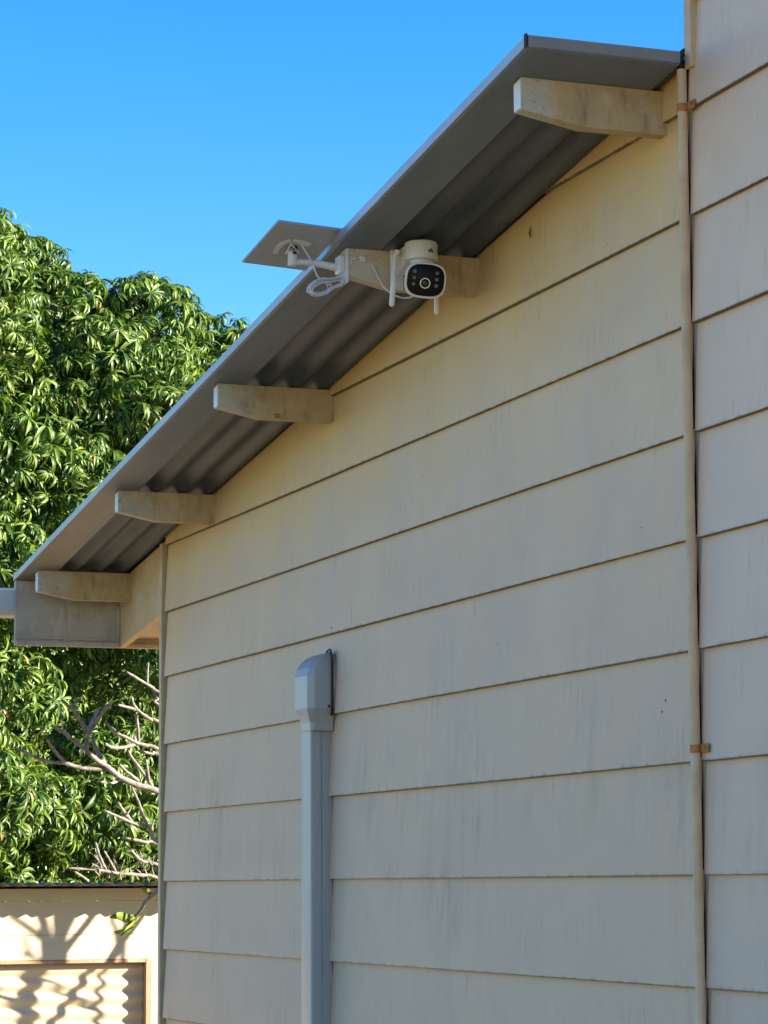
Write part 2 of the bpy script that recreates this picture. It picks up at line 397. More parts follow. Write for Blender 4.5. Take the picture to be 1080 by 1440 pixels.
# raking end board, fascia, trim, soffit, gutter
MB().prism([(-.759, 0, 3.655), (-.021, 0, 3.749), (-.021, 0, zr(-.021)+.006), (-.759, 0, zr(-.759)+.006)],
           [(-.759, .030, 3.655), (-.021, .030, 3.749), (-.021, .030, zr(-.021)+.006), (-.759, .030, zr(-.759)+.006)]).build('end_board', M['trim'], house, bevel=.002)
MB().box(-.785, -.760, -.474, 1.25, 3.654, 3.9415).build('fascia_board', M['fascia'], house, bevel=.002)
MB().box(-.7598, -.744, -.470, -.430, 3.654, 3.6735).build('fascia_trim', M['fascia'], house, bevel=.0015)
MB().box(-.7598, -.746, -.428, -.001, 3.654, 3.6745).build('fascia_trim', M['fascia'], house, bevel=.0015)
MB().box(-.7598, -.752, -.470, -.001, 3.684, 3.692).build('fascia_trim', M['fascia'], house, bevel=.001)
MB().box(-.7598, -.748, -.014, -.0015, 3.694, 3.836).build('fascia_trim', M['fascia'], house, bevel=.001)
MB().box(-.7598, -.746, .031, 1.2, 3.654, 3.672).build('fascia_trim', M['soffit'], house, bevel=.0015)
MB().prism([(-.7598, .031, 3.694), (-.013, .031, 3.785), (-.013, .031, 3.791), (-.7598, .031, 3.700)],
           [(-.7598, 1.2, 3.694), (-.013, 1.2, 3.785), (-.013, 1.2, 3.791), (-.7598, 1.2, 3.700)]).build('soffit', M['soffit'], house)
prof = []
x_in, x_out, zt_, zb_ = -.787, -.905, 3.902, 3.783
outer = [(x_in, zt_), (x_in, zb_+.045)] + [(x_in-.045+.045*math.cos(a), zb_+.045-.045*math.sin(a)) for a in [math.pi/2*i/6 for i in range(1, 7)]] + [(x_out+.03, zb_), (x_out, zb_+.03), (x_out, zt_-.015), (x_out+.012, zt_-.004)]
inner = [(x+(.0025 if x < -.85 else -.0025), z+.0025) for x, z in outer[::-1]]
gp = outer+inner
MB().prism([(x, -1.35, z) for x, z in gp], [(x, 1.3, z) for x, z in gp]).build('gutter', M['gutter'], house, auto=40)
MB().tube([(x_in-.003, -1.35, zt_+.001), (x_in-.003, 1.3, zt_+.001)], .0065, 8).build('gutter_lip', plain('gutter lip with sunlight painted in', (.8, .8, .78), .4, 0, .03), house, smooth=True)  # lip whiter than the gutter, its sunlit look put into the colour
MB().prism([(x, -1.352, z) for x, z in outer], [(x, -1.3505, z) for x, z in outer]).build('gutter_end', M['gutter'], house)

# ------------------------------------------------------------------ conduit on the wall joint
con = empty('conduit_pipe', 'thin cream conduit pipe with rusty saddles running up the wall joint', 'pipe', loc=(4.943, -.0245, 0))
def pt(o, name, mb, mat, **kw):
    ob = mb.build(name, mat, None, **kw); ob.parent = o; ob.matrix_parent_inverse = Matrix.Translation(o.location).inverted(); return ob
M['pipe'] = timber_paint('cream conduit paint', .95, .25, (.68, .48, .27))
cx, cy = 4.946, -.0300
pts = [(cx+.0015*math.sin(z*1.3), cy-.001*abs(math.sin(z*2.1)), z) for z in [.1+.23*i for i in range(21)]]
pts[-1] = (cx, cy, 4.690)
pt(con, 'pipe', MB().tube(pts, .0128, 20), M['pipe'], auto=60)
for zc in (4.588, 2.933):
    arc = MB(); n = 20; vs = []; fs = []
    for i in range(n):
        a = 2*math.pi*i/n
        for r_, z_ in ((.0127, -.010), (.0148, -.010), (.0148, .010), (.0127, .010)): vs.append((cx+r_*math.cos(a), cy+r_*math.sin(a), zc+z_))
    for i in range(n):
        for q in range(4):
            a = i*4+q; b = i*4+(q+1) % 4; c = ((i+1) % n)*4+(q+1) % 4; d = ((i+1) % n)*4+q
            fs.append((a, d, c, b))
    arc.add(vs, fs); arc.box(cx+.0135, cx+.052, -.0225, -.0198, zc-.010, zc+.012)
    sdl = pt(con, 'saddle_clip', arc, M['rustpaint'], auto=40)
    sc = MB().tube([(cx+.040, -.0222, zc+.002), (cx+.040, -.0248, zc+.002)], .0045, 10).build('screw', M['rust'], None)
    sc.parent = con; sc.matrix_parent_inverse = Matrix.Translation(con.location).inverted()
M['black'] = plain('black cable sheath', (.012, .012, .014), .45, 0, .1)
cab = spline([(cx-.003, cy-.001, 4.675), (cx-.005, cy-.003, 4.705), (cx-.004, cy-.002, 4.726), (cx+.003, cy+.010, 4.741), (cx+.009, -.004, 4.732), (cx+.0105, .006, 4.70), (cx+.0105, .008, 4.65)], 6)
pt(con, 'cable', MB().tube(cab, .0080, 10), M['black'], smooth=True)
cab2 = spline([(cx+.007, cy-.004, 4.675), (cx+.007, cy-.004, 4.70), (cx+.006, cy+.002, 4.725), (cx+.009, -.006, 4.728), (cx+.0115, .006, 4.68)], 6)
pt(con, 'cable', MB().tube(cab2, .0032, 8), M['black'], smooth=True)

# ------------------------------------------------------------------ air-conditioning line cover
def duct_mat():
    k = N('blue grey duct plastic'); f = k.noise(k.pos((30, 30, 2)), 1, 5, .6)
    c = k.mix(k.ramp(f, [(.3, 0), (.7, 1)]), (.345, .343, .332), (.395, .392, .38))
    d = k.ramp(k.noise(k.pos((60, 60, 5)), 1, 4), [(.6, 0), (.75, 1)])
    c = k.mix(k.math('MULTIPLY', d, .18), c, (.22, .22, .20))
    return k.done(c, .38, 0, .5)
M['duct'] = duct_mat()
duct = empty('line_cover', 'grey plastic trunking with wider cap fixed upright on the gable wall', 'trunking', loc=(2.06, -.04, 0))
dx0, dx1 = 2.008, 2.116; yb = -.0060; ym = -.0445; yf = -.083
def vprism(prof, z0, z1): return MB().prism([(x, y, z0) for x, y in prof], [(x, y, z1) for x, y in prof])
pt(duct, 'base_channel', vprism([(dx0+.002, yb), (dx0+.002, ym+.0016), (dx0+.006, ym+.0016), (dx0+.006, ym-.004), (dx1-.006, ym-.004), (dx1-.006, ym+.0016), (dx1-.0012, ym+.0016), (dx1-.0012, yb)], .35, 3.135), M['duct'])
pt(duct, 'channel_rib', MB().box(dx1-.0014, dx1-.0002, yb-.010, yb-.0075, .35, 3.13), M['duct'])
c_ = .007
cov = [(dx0, ym), (dx0, yf+c_)] + [(dx0+c_-c_*math.cos(a), yf+c_-c_*math.sin(a)) for a in [math.pi/2*i/5 for i in range(1, 6)]] + [(dx1-c_+c_*math.sin(a), yf+c_-c_*math.cos(a)) for a in [math.pi/2*i/5 for i in range(0, 6)]] + [(dx1, ym)]
pt(duct, 'cover_channel', vprism(cov, .35, 3.135), M['duct'], auto=35)
# cap: stacked outlines, wider than the trunking, its top sloping back to the wall
cx0, cx1 = dx0-.019, dx1+.053; cm = 2.082
rings = []
for z, hw, yd, ch in ((3.128, .0580, -.089, .010), (3.158, .0590, -.090, .010), (3.178, .0680, -.098, .013), (3.206, .0870, -.107, .020), (3.318, .0890, -.108, .021), (3.345, .0855, -.101, .018), (3.370, .0810, -.086, .017), (3.388, .0740, -.063, .014), (3.396, .0680, -.045, .010)):
    rings.append([(cm-hw, -.006, z), (cm-hw, yd+ch, z), (cm-hw+ch, yd, z), (cm+hw-ch, yd, z), (cm+hw, yd+ch, z), (cm+hw, -.006, z)])
mb = MB(); n = 6; vs = [p for r_ in rings for p in r_]; fs = []
for i in range(len(rings)-1):
    for j in range(n): fs.append((i*n+j, i*n+(j+1) % n, (i+1)*n+(j+1) % n, (i+1)*n+j))
fs.append(tuple(range(n-1, -1, -1))); fs.append(tuple(range((len(rings)-1)*n, len(rings)*n)))
mb.add(vs, fs)
cap = pt(duct, 'wall_cap', mb, M['duct'], bevel=.005, seg=3)
pt(duct, 'cap_seal', MB().prism([(cx1-.02, -.0235, 3.18), (cx1+.007, -.0235, 3.18), (cx1+.007, -.0235, 3.372), (cx1-.008, -.0235, 3.402), (cx1-.04, -.0235, 3.404)],
                                 [(cx1-.02, -.0195, 3.18), (cx1+.007, -.0195, 3.18), (cx1+.007, -.0195, 3.372), (cx1-.008, -.0195, 3.402), (cx1-.04, -.0195, 3.404)]), M['black'])
pt(duct, 'cable', MB().tube(spline([(cx1-.034, -.03, 3.385), (cx1-.032, -.03, 3.402), (cx1-.016, -.024, 3.410), (cx1+.002, -.026, 3.399), (cx1+.0085, -.0265, 3.37), (cx1+.0085, -.0265, 3.19)], 6), .0032, 8), M['black'], smooth=True)
disc_ = MB().tube([(cx1-.001, -.034, 3.212), (cx1+.002, -.034, 3.212)], .005, 10)
pt(duct, 'screw', disc_, M['black'])

# ------------------------------------------------------------------ security camera on the second purlin
M['white'] = plain('white camera plastic', (.70, .69, .66), .35, 0, .04, 40)
M['glassblack'] = plain('glossy black face plate', (.004, .004, .005), .30, 0, .1, 10, .15)
M['led'] = plain('grey infrared lamp', (.10, .10, .11), .3, 0, .1)
seccam = empty('security_camera', 'white pan and tilt security camera with two antennas under the eave', 'camera', loc=(3.508, -.25, 4.45))
def sp(name, mb, mat, **kw): return pt(seccam, name, mb, mat, **kw)
# wall plate on the purlin face
sp('mount_plate', MB().box(3.5095, 3.524, -.304, -.262, 4.384, 4.507), M['white'], bevel=.005, seg=3)
sp('mount_arm', MB().prism([(3.524, -.292, 4.425), (3.524, -.264, 4.425), (3.524, -.264, 4.500), (3.524, -.292, 4.500)],
                           [(3.585, -.275, 4.470), (3.585, -.215, 4.470), (3.585, -.215, 4.512), (3.585, -.275, 4.512)]), M['white'], bevel=.006, seg=3)
HX, HY = 3.600, -.236                       # axis of the pan drum
def lathe(prof, c, n=32):
    mb = MB(); vs = []; fs = []
    for r_, z_ in prof:
        for i in range(n):
            a = 2*math.pi*i/n; vs.append((c[0]+r_*math.cos(a), c[1]+r_*math.sin(a), z_))
    for j in range(len(prof)-1):
        for i in range(n): fs.append((j*n+i, j*n+(i+1) % n, (j+1)*n+(i+1) % n, (j+1)*n+i))
    fs.append(tuple(range(n-1, -1, -1))); fs.append(tuple(range((len(prof)-1)*n, len(prof)*n)))
    return mb.add(vs, fs)
sp('pan_drum', lathe([(.044, 4.457), (.050, 4.460), (.0505, 4.507), (.0485, 4.513), (.040, 4.517), (.0, 4.518)], (HX, HY)), M['white'], auto=40)
sp('neck', lathe([(.034, 4.425), (.034, 4.459)], (HX, HY)), M['white'], auto=40)
# small mountain emblem on the drum
def drum(a, z): return (HX+.0512*math.cos(a), HY+.0512*math.sin(a), z)
em = MB()
for (c0, w_, h_) in ((.26, .15, .014), (.36, .12, .010), (.16, .12, .009)):
    em.add([drum(c0-w_, 4.477), drum(c0, 4.476), drum(c0+w_, 4.477), drum(c0, 4.477+h_)], [(0, 1, 3), (1, 2, 3)])
sp('emblem', em, plain('grey print', (.12, .12, .12), .6))
# tilting head: a rounded square shell facing the photographer's side
hc = Vector((3.625, -.234, 4.394)); hd = Vector((1, -.28, -.20)).normalized()
hr = hd.cross(Vector((0, 0, 1))).normalized()*-1; hr = Vector((0, 0, 1)).cross(hd).normalized(); hu = hd.cross(hr)
rollh = math.radians(-5); hr, hu = hr*math.cos(rollh)+hu*math.sin(rollh), -hr*math.sin(rollh)+hu*math.cos(rollh)
HM = Matrix((( hr.x, hu.x, hd.x, hc.x), (hr.y, hu.y, hd.y, hc.y), (hr.z, hu.z, hd.z, hc.z), (0, 0, 0, 1)))
def sq(wd, ht, z, n=48, p=3.0):
    out = []
    for i in range(n):
        a = 2*math.pi*i/n; c, s_ = math.cos(a), math.sin(a)
        out.append((wd*math.copysign(abs(c)**(2/p), c), ht*math.copysign(abs(s_)**(2/p), s_), z))
    return out
def loft(rings):
    mb = MB(); n = len(rings[0]); vs = [p for r_ in rings for p in r_]; fs = []
    for i in range(len(rings)-1):
        for j in range(n): fs.append((i*n+j, i*n+(j+1) % n, (i+1)*n+(j+1) % n, (i+1)*n+j))
    fs.append(tuple(range(n-1, -1, -1))); fs.append(tuple(range((len(rings)-1)*n, len(rings)*n)))
    return mb.add(vs, fs)
HW, HH = .0615, .0530
sp('head_shell', loft([sq(.030, .026, -.062), sq(.048, .041, -.055), sq(.058, .049, -.035), sq(HW, HH, -.005), sq(HW+.001, HH+.001, .016), sq(HW, HH, .021), sq(HW-.003, HH-.003, .0225)]), M['white'], auto=50, xf=HM)
sp('face_plate', loft([sq(HW-.0055, HH-.0055, .018), sq(HW-.0055, HH-.0055, .0238), sq(HW-.008, HH-.008, .0250)]), M['glassblack'], auto=50, xf=HM)
def ringmesh(r0, r1, z0, z1, c=(0, 0), n=32):
    vs = []; fs = []
    for i in range(n):
        a = 2*math.pi*i/n
        for r_, z_ in ((r0, z0), (r1, z0), (r1, z1), (r0, z1)): vs.append((c[0]+r_*math.cos(a), c[1]+r_*math.sin(a), z_))
    for i in range(n):
        for q in range(4): fs.append((i*4+q, i*4+(q+1) % 4, ((i+1) % n)*4+(q+1) % 4, ((i+1) % n)*4+q))
    return MB().add(vs, fs)
sp('lens_ring', ringmesh(.0130, .0158, .0245, .0272, (-.001, -.009)), plain('silver lens ring', (.78, .78, .78), .3, .2, .03), auto=40, xf=HM)
dome = [(.0130, .0246), (.0115, .0262), (.008, .0275), (.003, .028), (0, .028)]
mb = MB(); n = 24; vs = []; fs = []
for r_, z_ in dome[:-1]:
    for i in range(n): a = 2*math.pi*i/n; vs.append((-.001+r_*math.cos(a), -.009+r_*math.sin(a), z_))
for j in range(3):
    for i in range(n): fs.append((j*n+i, j*n+(i+1) % n, (j+1)*n+(i+1) % n, (j+1)*n+i))
fs.append(tuple(range(3*n, 4*n))); mb.add(vs, fs)
sp('lens', mb, plain('lens glass', (.004, .004, .012), .05), smooth=True, xf=HM)
for sx in (-1, 1):
    for yy in (.024, .005, -.014):
        sp('lamp', MB().tube([(sx*.034-.001, yy, .0245), (sx*.034-.001, yy, .0262)], .0055, 14), M['led'], auto=40, xf=HM)
sp('tilt_yoke', MB().box(HX-.020, HX+.026, HY-.005, HY+.030, 4.420, 4.457), M['white'], bevel=.004, seg=2)
# antennas, hinged at the sides
def antenna(a, b, r0, r1):
    a = Vector(a); b = Vector(b); d = (b-a)
    ps = [a, a+d*.06, a+d*.5, a+d*.96, b]
    sp('antenna', MB().tube(ps, [r0*.7, r0, (r0+r1)/2, r1, r1*.6], 12), M['white'], auto=60)
antenna((3.560, -.3035, 4.487), (3.560, -.316, 4.322), .0078, .0085)
antenna((3.560, -.171, 4.44), (3.560, -.171, 4.307), .0075, .0075)
sp('antenna_hinge', MB().tube([(3.530, -.296, 4.492), (3.572, -.303, 4.487)], .0085, 12), M['white'], auto=60)

# ------------------------------------------------------------------ solar panel on its arm
M['pwhite'] = plain('white bracket plastic', (.66, .66, .66), .4, 0, .05, 40)
M['pback'] = plain('pale grey panel back', (.40, .41, .47), .6, 0, .05, 20)
sol = empty('solar_panel', 'small square solar panel on a white arm at the purlin end', 'solar panel', loc=(3.47, -.436, 4.45))
def so(name, mb, mat, **kw): return pt(sol, name, mb, mat, **kw)
so('bracket_plate', MB().box(3.452, 3.512, -.4415, -.4350, 4.398, 4.503), M['pwhite'], bevel=.002, seg=2)
so('bracket_boss', MB().box(3.456, 3.498, -.462, -.4414, 4.428, 4.484), M['pwhite'], bevel=.006, seg=3)
so('arm', MB().tube(spline([(3.472, -.455, 4.449), (3.470, -.50, 4.456), (3.466, -.545, 4.460), (3.462, -.590, 4.459)], 5), [.0125-.0003*i for i in range(16)], 14), M['pwhite'], auto=50)
so('socket', MB().tube([(3.46, -.597, 4.447), (3.46, -.597, 4.450), (3.46, -.597, 4.478), (3.46, -.598, 4.484)], [.012, .0145, .0145, .012], 18), M['pwhite'], auto=40)
d0 = 8.335; ea, eb = .110, .162
cA = W(391.5, 311.5, d0-(ea+eb)/2); cB = W(482, 324, d0+(ea-eb)/2); cD = W(340.5, 369.5, d0+(eb-ea)/2); cC = W(430, 381.5, d0+(ea+eb)/2)
cC = cB+cD-cA
pn = (cB-cA).cross(cD-cA).normalized()
if pn.z < 0: pn = -pn
pc = (cA+cB+cC+cD)/4
so('panel_back', MB().prism([cA, cB, cC, cD], [p+pn*.008 for p in (cA, cB, cC, cD)]), M['pback'], bevel=.002, seg=2)
ins = lambda p: pc+(p-pc)*.965
so('cell_sheet', MB().prism([ins(p)+pn*.0082 for p in (cA, cB, cC, cD)], [ins(p)+pn*.0098 for p in (cA, cB, cC, cD)]), plain('dark blue cells', (.01, .012, .03), .15))
e1 = (cB-cA).normalized(); e2 = pn.cross(e1)
# ball clamp and curved foot against the panel back
ball = pc - pn*.020
so('ball_stem', MB().tube([Vector((3.46, -.598, 4.478)), Vector((3.46, -.600, 4.492)), ball+pn*.004], [.0125, .017, .012], 16), M['pwhite'], auto=50)
def onpanel(px, py, off=.0):
    d = FW + RT*((px-540)/FPX) - UP*((py-720)/FPX)
    return CAM + d*((pc-pn*off-CAM).dot(pn)/d.dot(pn))
for arcpx in (((387, 357), (390.5, 350), (396, 345), (402, 341.8), (409, 341)), ((411, 340.6), (419, 341.5), (427, 343), (435, 345.5))):
    arcp = [onpanel(a, b, .006) for a, b in arcpx]; arcp = spline(arcp, 4); mb = MB()
    for i in range(len(arcp)-1):
        t_ = (arcp[i+1]-arcp[i]).normalized(); w_ = t_.cross(pn)*.0075
        A_, B_ = arcp[i], arcp[i+1]
        mb.prism([A_-w_, B_-w_, B_+w_, A_+w_], [A_-w_+pn*.0058, B_-w_+pn*.0058, B_+w_+pn*.0058, A_+w_+pn*.0058])
    so('panel_foot', mb, M['pwhite'])
so('foot_rib', MB().tube([onpanel(402, 357, .020), onpanel(409, 343, .012), onpanel(420, 355, .020)], .0035, 8), M['pwhite'], auto=40)
so('clamp_screw', MB().tube([Vector((3.470, -.594, 4.500)), Vector((3.482, -.592, 4.500))], .0055, 12), M['black'], auto=40)
so('clamp_screw', MB().tube([Vector((3.468, -.597, 4.484)), Vector((3.480, -.595, 4.484))], .0045, 12), M['black'], auto=40)
M['cord'] = plain('white cord', (.64, .63, .68), .45, 0, .04)
X = 3.478
path = [(X-.01, -.603, 4.522), (X, -.585, 4.519), (X, -.566, 4.498), (X, -.541, 4.458), (X, -.525, 4.420), (X, -.505, 4.401), (X+.004, -.485, 4.392)]
so('cord', MB().tube(spline(path, 6), .0026, 8), M['cord'], smooth=True)
coil = []; ncoil = 7
rr = random.Random(3)
for i in range(ncoil*18+1):
    t = i/18; a = 2*math.pi*t; kx = rr.uniform(-.001, .001)
    lay = int(t); ex = .9+.10*((lay*37) % 5)/4; ey = .74+.13*((lay*53) % 5)/4+.08*math.sin(lay*2.1)
    u_ = .061*ex*math.cos(a); v_ = .026*ey*math.sin(a) + .0045*((lay*29) % 5-2)*.5
    pinch = 1-.5*math.exp(-((u_-.022)/.022)**2)
    v_ *= pinch
    rot = .36; yy = -.498+u_*math.cos(rot)-v_*math.sin(rot); zz = 4.388+u_*math.sin(rot)+v_*math.cos(rot)
    coil.append((X+.006+.008*math.sin(a+lay)+(lay-2.5)*.003, yy, zz))
so('cord_coil', MB().tube(coil, .0026, 7), M['cord'], smooth=True)
tie = [(X+.006+.016*math.cos(a), -.488-.004*math.sin(a), 4.389+.013*math.sin(a)) for a in [2*math.pi*i/16 for i in range(17)]]
so('coil_tie', MB().tube(tie, .0018, 6), M['cord'], smooth=True)
path = [(X+.01, -.449, 4.404), (X+.008, -.447, 4.430), (3.498, -.434, 4.460), (3.5135, -.420, 4.470), (3.5125, -.405, 4.474), (3.5115, -.382, 4.470), (3.5115, -.362, 4.458), (3.513, -.346, 4.428), (3.514, -.327, 4.395), (3.520, -.303, 4.372), (3.532, -.275, 4.358), (3.545, -.252, 4.357), (3.552, -.243, 4.364), (3.560, -.238, 4.380)]
so('cord', MB().tube(spline(path, 6), .0026, 8), M['cord'], smooth=True)
path = [(X+.012, -.440, 4.400), (X+.014, -.443, 4.425), (3.502, -.436, 4.450), (3.5135, -.424, 4.462)]
so('cord', MB().tube(spline(path, 6), .0026, 8), M['cord'], smooth=True)
so('cord_clip', MB().box(3.5085, 3.519, -.402, -.384, 4.463, 4.480), M['pwhite'], bevel=.002, seg=2)

# ------------------------------------------------------------------ shed behind
SX = -2.60
shed = empty('shed', 'low cream shed with corrugated roof and roller door, sunlit behind the house', 'shed', loc=(SX, 0, 0))
M['shedwall'] = (lambda k: k.done(k.mix(k.ramp(k.noise(k.pos((2, 3, 5)), 2, 5, .6), [(.3, 0), (.7, 1)]), (.55, .475, .345), (.61, .525, .385)), .7, 0, .3))(N('cream shed sheeting'))
M['door'] = (lambda k: k.done(k.mix(k.ramp(k.noise(k.pos((2, 4, 9)), 2, 5, .6), [(.3, 0), (.7, 1)]), (.58, .48, .335), (.64, .53, .375)), .5, 0, .4))(N('cream roller door paint'))
M['frame'] = timber_paint('tan door frame paint', .75, .3, (.46, .30, .18))
def sh(name, mb, mat, **kw): return pt(shed, name, mb, mat, **kw)
DY0, DY1, DZ = -2.10, .640, 2.221
for y0, y1, z0, z1, o_ in ((-2.9, 1.9, 2.528, 2.590, .004), (-2.9, 1.9, 2.359, 2.5265, .002), (-2.9, 1.9, 2.222+.012, 2.3575, .0), (DY1+.030, 1.9, .02, 2.2335, .0), (-2.9, DY0-.03, .02, 2.2335, 0)):
    sh('wall_sheet', MB().box(SX-.02, SX+o_, y0, y1, z0, z1), M['shedwall'], bevel=.0012)
sh('wall_core', MB().box(SX-3.4, SX-.12, -2.89, 1.89, .01, 2.5), M['core'])
sh('wall_side', MB().box(SX-3.4, SX-.021, -2.9, -2.885, .01, 2.52), M['shedwall'])
sh('wall_side', MB().box(SX-3.4, SX-.021, 1.885, 1.9, .01, 2.52), M['shedwall'])
sh('door_frame', MB().box(SX-.075, SX+.004, DY1, DY1+.030, .02, DZ+.012), M['frame'], bevel=.002)
sh('door_frame', MB().box(SX-.075, SX+.004, DY0-.03, DY0, .02, DZ+.012), M['frame'], bevel=.002)
sh('door_lintel', MB().box(SX-.075, SX+.0025, DY0+.0005, DY1-.0005, DZ-.006, DZ+.0118), M['frame'], bevel=.002)
# roller door: one curtain of rolled steel with round ridges
vs = []; fs = []; nz = 240; pz = .0745
prof_ = []
for i in range(nz+1):
    z = .03+(DZ-.008-.03)*i/nz; ph = ((DZ-z)/pz) % 1
    prof_.append((SX-.066+.019*(.5-.5*math.cos(2*math.pi*ph))**.8, z))
for y in (DY0+.001, DY1-.001):
    for x, z in prof_: vs.append((x, y, z))
for i in range(nz): fs.append((i, i+nz+1, i+nz+2, i+1))
for y in (DY1-.001, DY0+.001):
    for x, z in prof_: vs.append((x-.0012, y, z))
o_ = 2*(nz+1)
for i in range(nz): fs.append((o_+i, o_+i+nz+1, o_+i+nz+2, o_+i+1))
sh('roller_door', MB().add(vs, fs), M['door'], smooth=True)
rs = corrugated('roof', SX-3.5, SX+.235, -3.0, 2.0, lambda x: 2.602+.02*(x-SX-.235), None, metal_sheet('weathered shed roof sheet', (.075, .072, .075), (.12, .112, .108), .6, 0, .2), pitch=.076, amp=.0090, nx=3)
rs.parent = shed; rs.matrix_parent_inverse = Matrix.Translation(shed.location).inverted()
# ------------------------------------------------------------------ frangipani with bare grey branches
fr = empty('frangipani_tree', 'bare grey branching frangipani tree beside the shed, with few leaves', 'tree', loc=(-1.55, 1.75, 0))
def bark():
    k = N('grey frangipani bark'); f = k.noise(k.pos(), 28, 6, .65); g = k.noise(k.pos((40, 40, 120)), 1, 4, .6)
    c = k.mix(k.ramp(f, [(.35, 0), (.68, 1)]), (.12, .11, .098), (.31, .285, .255))
    c = k.mix(k.math('MULTIPLY', k.ramp(g, [(.55, 0), (.7, 1)]), .5), c, (.10, .085, .075))
    k.bump(g, .6, .004); return k.done(c, .85, 0, .2)
M['bark'] = bark()
def fp(name, mb, mat, **kw): return pt(fr, name, mb, mat, **kw)
PXM = 3890.3/12.9*1.38
def br(pts_, r0, r1, X=-1.5, dX=0.0, cont=True):
    P = [(20+a/4.114, 900+b/4.114) for a, b in pts_]
    if cont and pts_[0][0] >= 835:
        P = [(P[0][0]+110, P[0][1]+60)] + P
    q = []
    for i, (a, b) in enumerate(P):
        t = i/(len(P)-1); q.append(onX(a, b, X+dX*t))
    if cont and pts_[0][0] >= 835:
        q = [Vector((-1.55, 1.55, max(1.6, q[0].z-.55)))] + q
    sp_ = spline(q, 5); m = len(sp_)
    rad = [(r0+(r1-r0)*i/(m-1))/PXM*(1+.13*math.sin(i*2.3)+.08*math.sin(i*.9)) for i in range(m)]
    rad[-1] *= .75
    fp('branch', MB().tube(sp_, rad, 9), M['bark'], smooth=True)
br([(860,890),(700,835),(600,785),(540,735),(470,690),(410,630),(330,570),(290,535),(215,495)], 7.5, 3.2, -1.45, .10)
br([(545,745),(400,742),(290,712),(200,705),(130,680),(20,630)], 4.6, 2.6, -1.42, .05)
br([(290,705),(250,660),(210,610),(195,575)], 3.4, 2.6, -1.39, .1)
br([(140,675),(132,620)], 2.4, 1.8, -1.37)
br([(525,725),(480,640),(450,570)], 4.6, 3.6, -1.43, -.05)
br([(418,615),(430,550),(470,480),(520,410),(570,355)], 4.4, 3, -1.40, .12)
br([(428,555),(440,490),(490,395)], 3.8, 3, -1.40, -.10)
br([(425,520),(380,465),(345,410),(270,345)], 4.0, 2.8, -1.39, .05)
br([(350,412),(355,330)], 2.6, 2, -1.36)
br([(285,535),(265,385)], 1.2, .8, -1.36)
br([(850,640),(760,610),(710,595),(640,560),(580,530),(530,475)], 4.6, 3, -1.60, .05)
br([(712,598),(640,620),(570,622),(525,600)], 4.0, 2.8, -1.59, .1)
br([(720,590),(715,500),(705,430)], 3.4, 2.6, -1.58, .05)
br([(850,480),(790,460),(720,410),(690,370),(680,330)], 4.2, 2.8, -1.65, .05)
br([(705,402),(640,385),(600,375)], 3.2, 2.2, -1.62, .05)
br([(850,310),(800,275),(740,240),(650,185)], 3.8, 2.6, -1.70, .1)
br([(770,248),(772,190),(775,130)], 2.4, 2.0, -1.68)
br([(850,385),(830,340),(800,280)], 3.2, 2.6, -1.69)
br([(850,670),(800,660),(720,640)], 3.2, 2.4, -1.72, .1)
br([(850,890),(790,830),(740,760),(680,680),(660,640)], 4.6, 2.8, -1.66, .1)
br([(780,815),(770,740),(762,690)], 3.0, 2.2, -1.6)
br([(720,815),(650,760),(610,720)], 3.0, 2.2, -1.35, .1)
br([(600,815),(560,828),(500,820)], 2.8, 2.2, -1.44, .1)
br([(850,1180),(800,1120),(750,1030),(720,940),(680,850)], 4.6, 2.6, -1.62, .1)
br([(760,1080),(690,1060),(620,1030),(520,985)], 3.8, 2.2, -1.58, .1)
br([(690,1060),(640,1000),(600,940)], 3.6, 3, -1.56, .1)
br([(650,1010),(670,980),(675,960)], 2, 1.6, -1.5)
br([(850,1190),(760,1170),(640,1145)], 4.2, 3, -1.70, .05)
br([(850,1310),(740,1280),(680,1220),(650,1190)], 4.2, 2.4, -1.75, .05)
br([(790,1130),(800,1070),(810,1040)], 2.2, 1.6, -1.6)
br([(860,1390),(720,1360),(600,1350),(480,1330),(310,1320)], 4.6, 2.4, -1.70, .1)
br([(530,1335),(490,1240),(470,1170)], 3.4, 2.4, -1.65, .05)
br([(590,1345),(550,1270),(520,1220)], 2.4, 1.8, -1.66, .05)
br([(430,1395),(390,1365),(350,1340)], 2.4, 1.8, -1.66, .05)
for i in range(20):
    x0 = rr.uniform(470, 830); y0 = rr.uniform(1300, 1395)
    br([(x0, y0), (x0-rr.uniform(0, 30), y0-40), (x0-rr.uniform(-20, 60), y0-rr.uniform(60, 120))], 1.6, 1.0, rr.uniform(-1.9, -1.6), .05, False)
# trunk and the part of the crown behind the house corner
fp('trunk', MB().tube(spline([(-1.55, 1.75, -.02), (-1.57, 1.72, .6), (-1.55, 1.66, 1.2), (-1.55, 1.55, 1.9)], 5), [.11, .105, .10, .10, .095, .09, .09, .088, .085, .083, .08, .078, .075, .073, .07, .068], 12), M['bark'], smooth=True)
fr_rnd = random.Random(21)
limbs = []
def grow(p, d, L, r, lev):
    q = [p]; dd = d.copy(); steps = 3
    for i in range(steps):
        dd = (dd+Vector((fr_rnd.uniform(-.22, .22), fr_rnd.uniform(-.22, .22), fr_rnd.uniform(-.02, .22)))).normalized()
        q.append(q[-1]+dd*(L/steps))
    if q[-1].x > -.95 or q[-1].x < -2.2: return
    limbs.append((q, r))
    if lev == 0: return
    for s_ in range(2 if fr_rnd.random() < .7 else 3):
        nd = (dd+Vector((fr_rnd.uniform(-.8, .8), fr_rnd.uniform(-.9, .9), fr_rnd.uniform(-.1, .6)))).normalized()
        grow(q[-1], nd, L*fr_rnd.uniform(.68, .88), r*.80, lev-1)
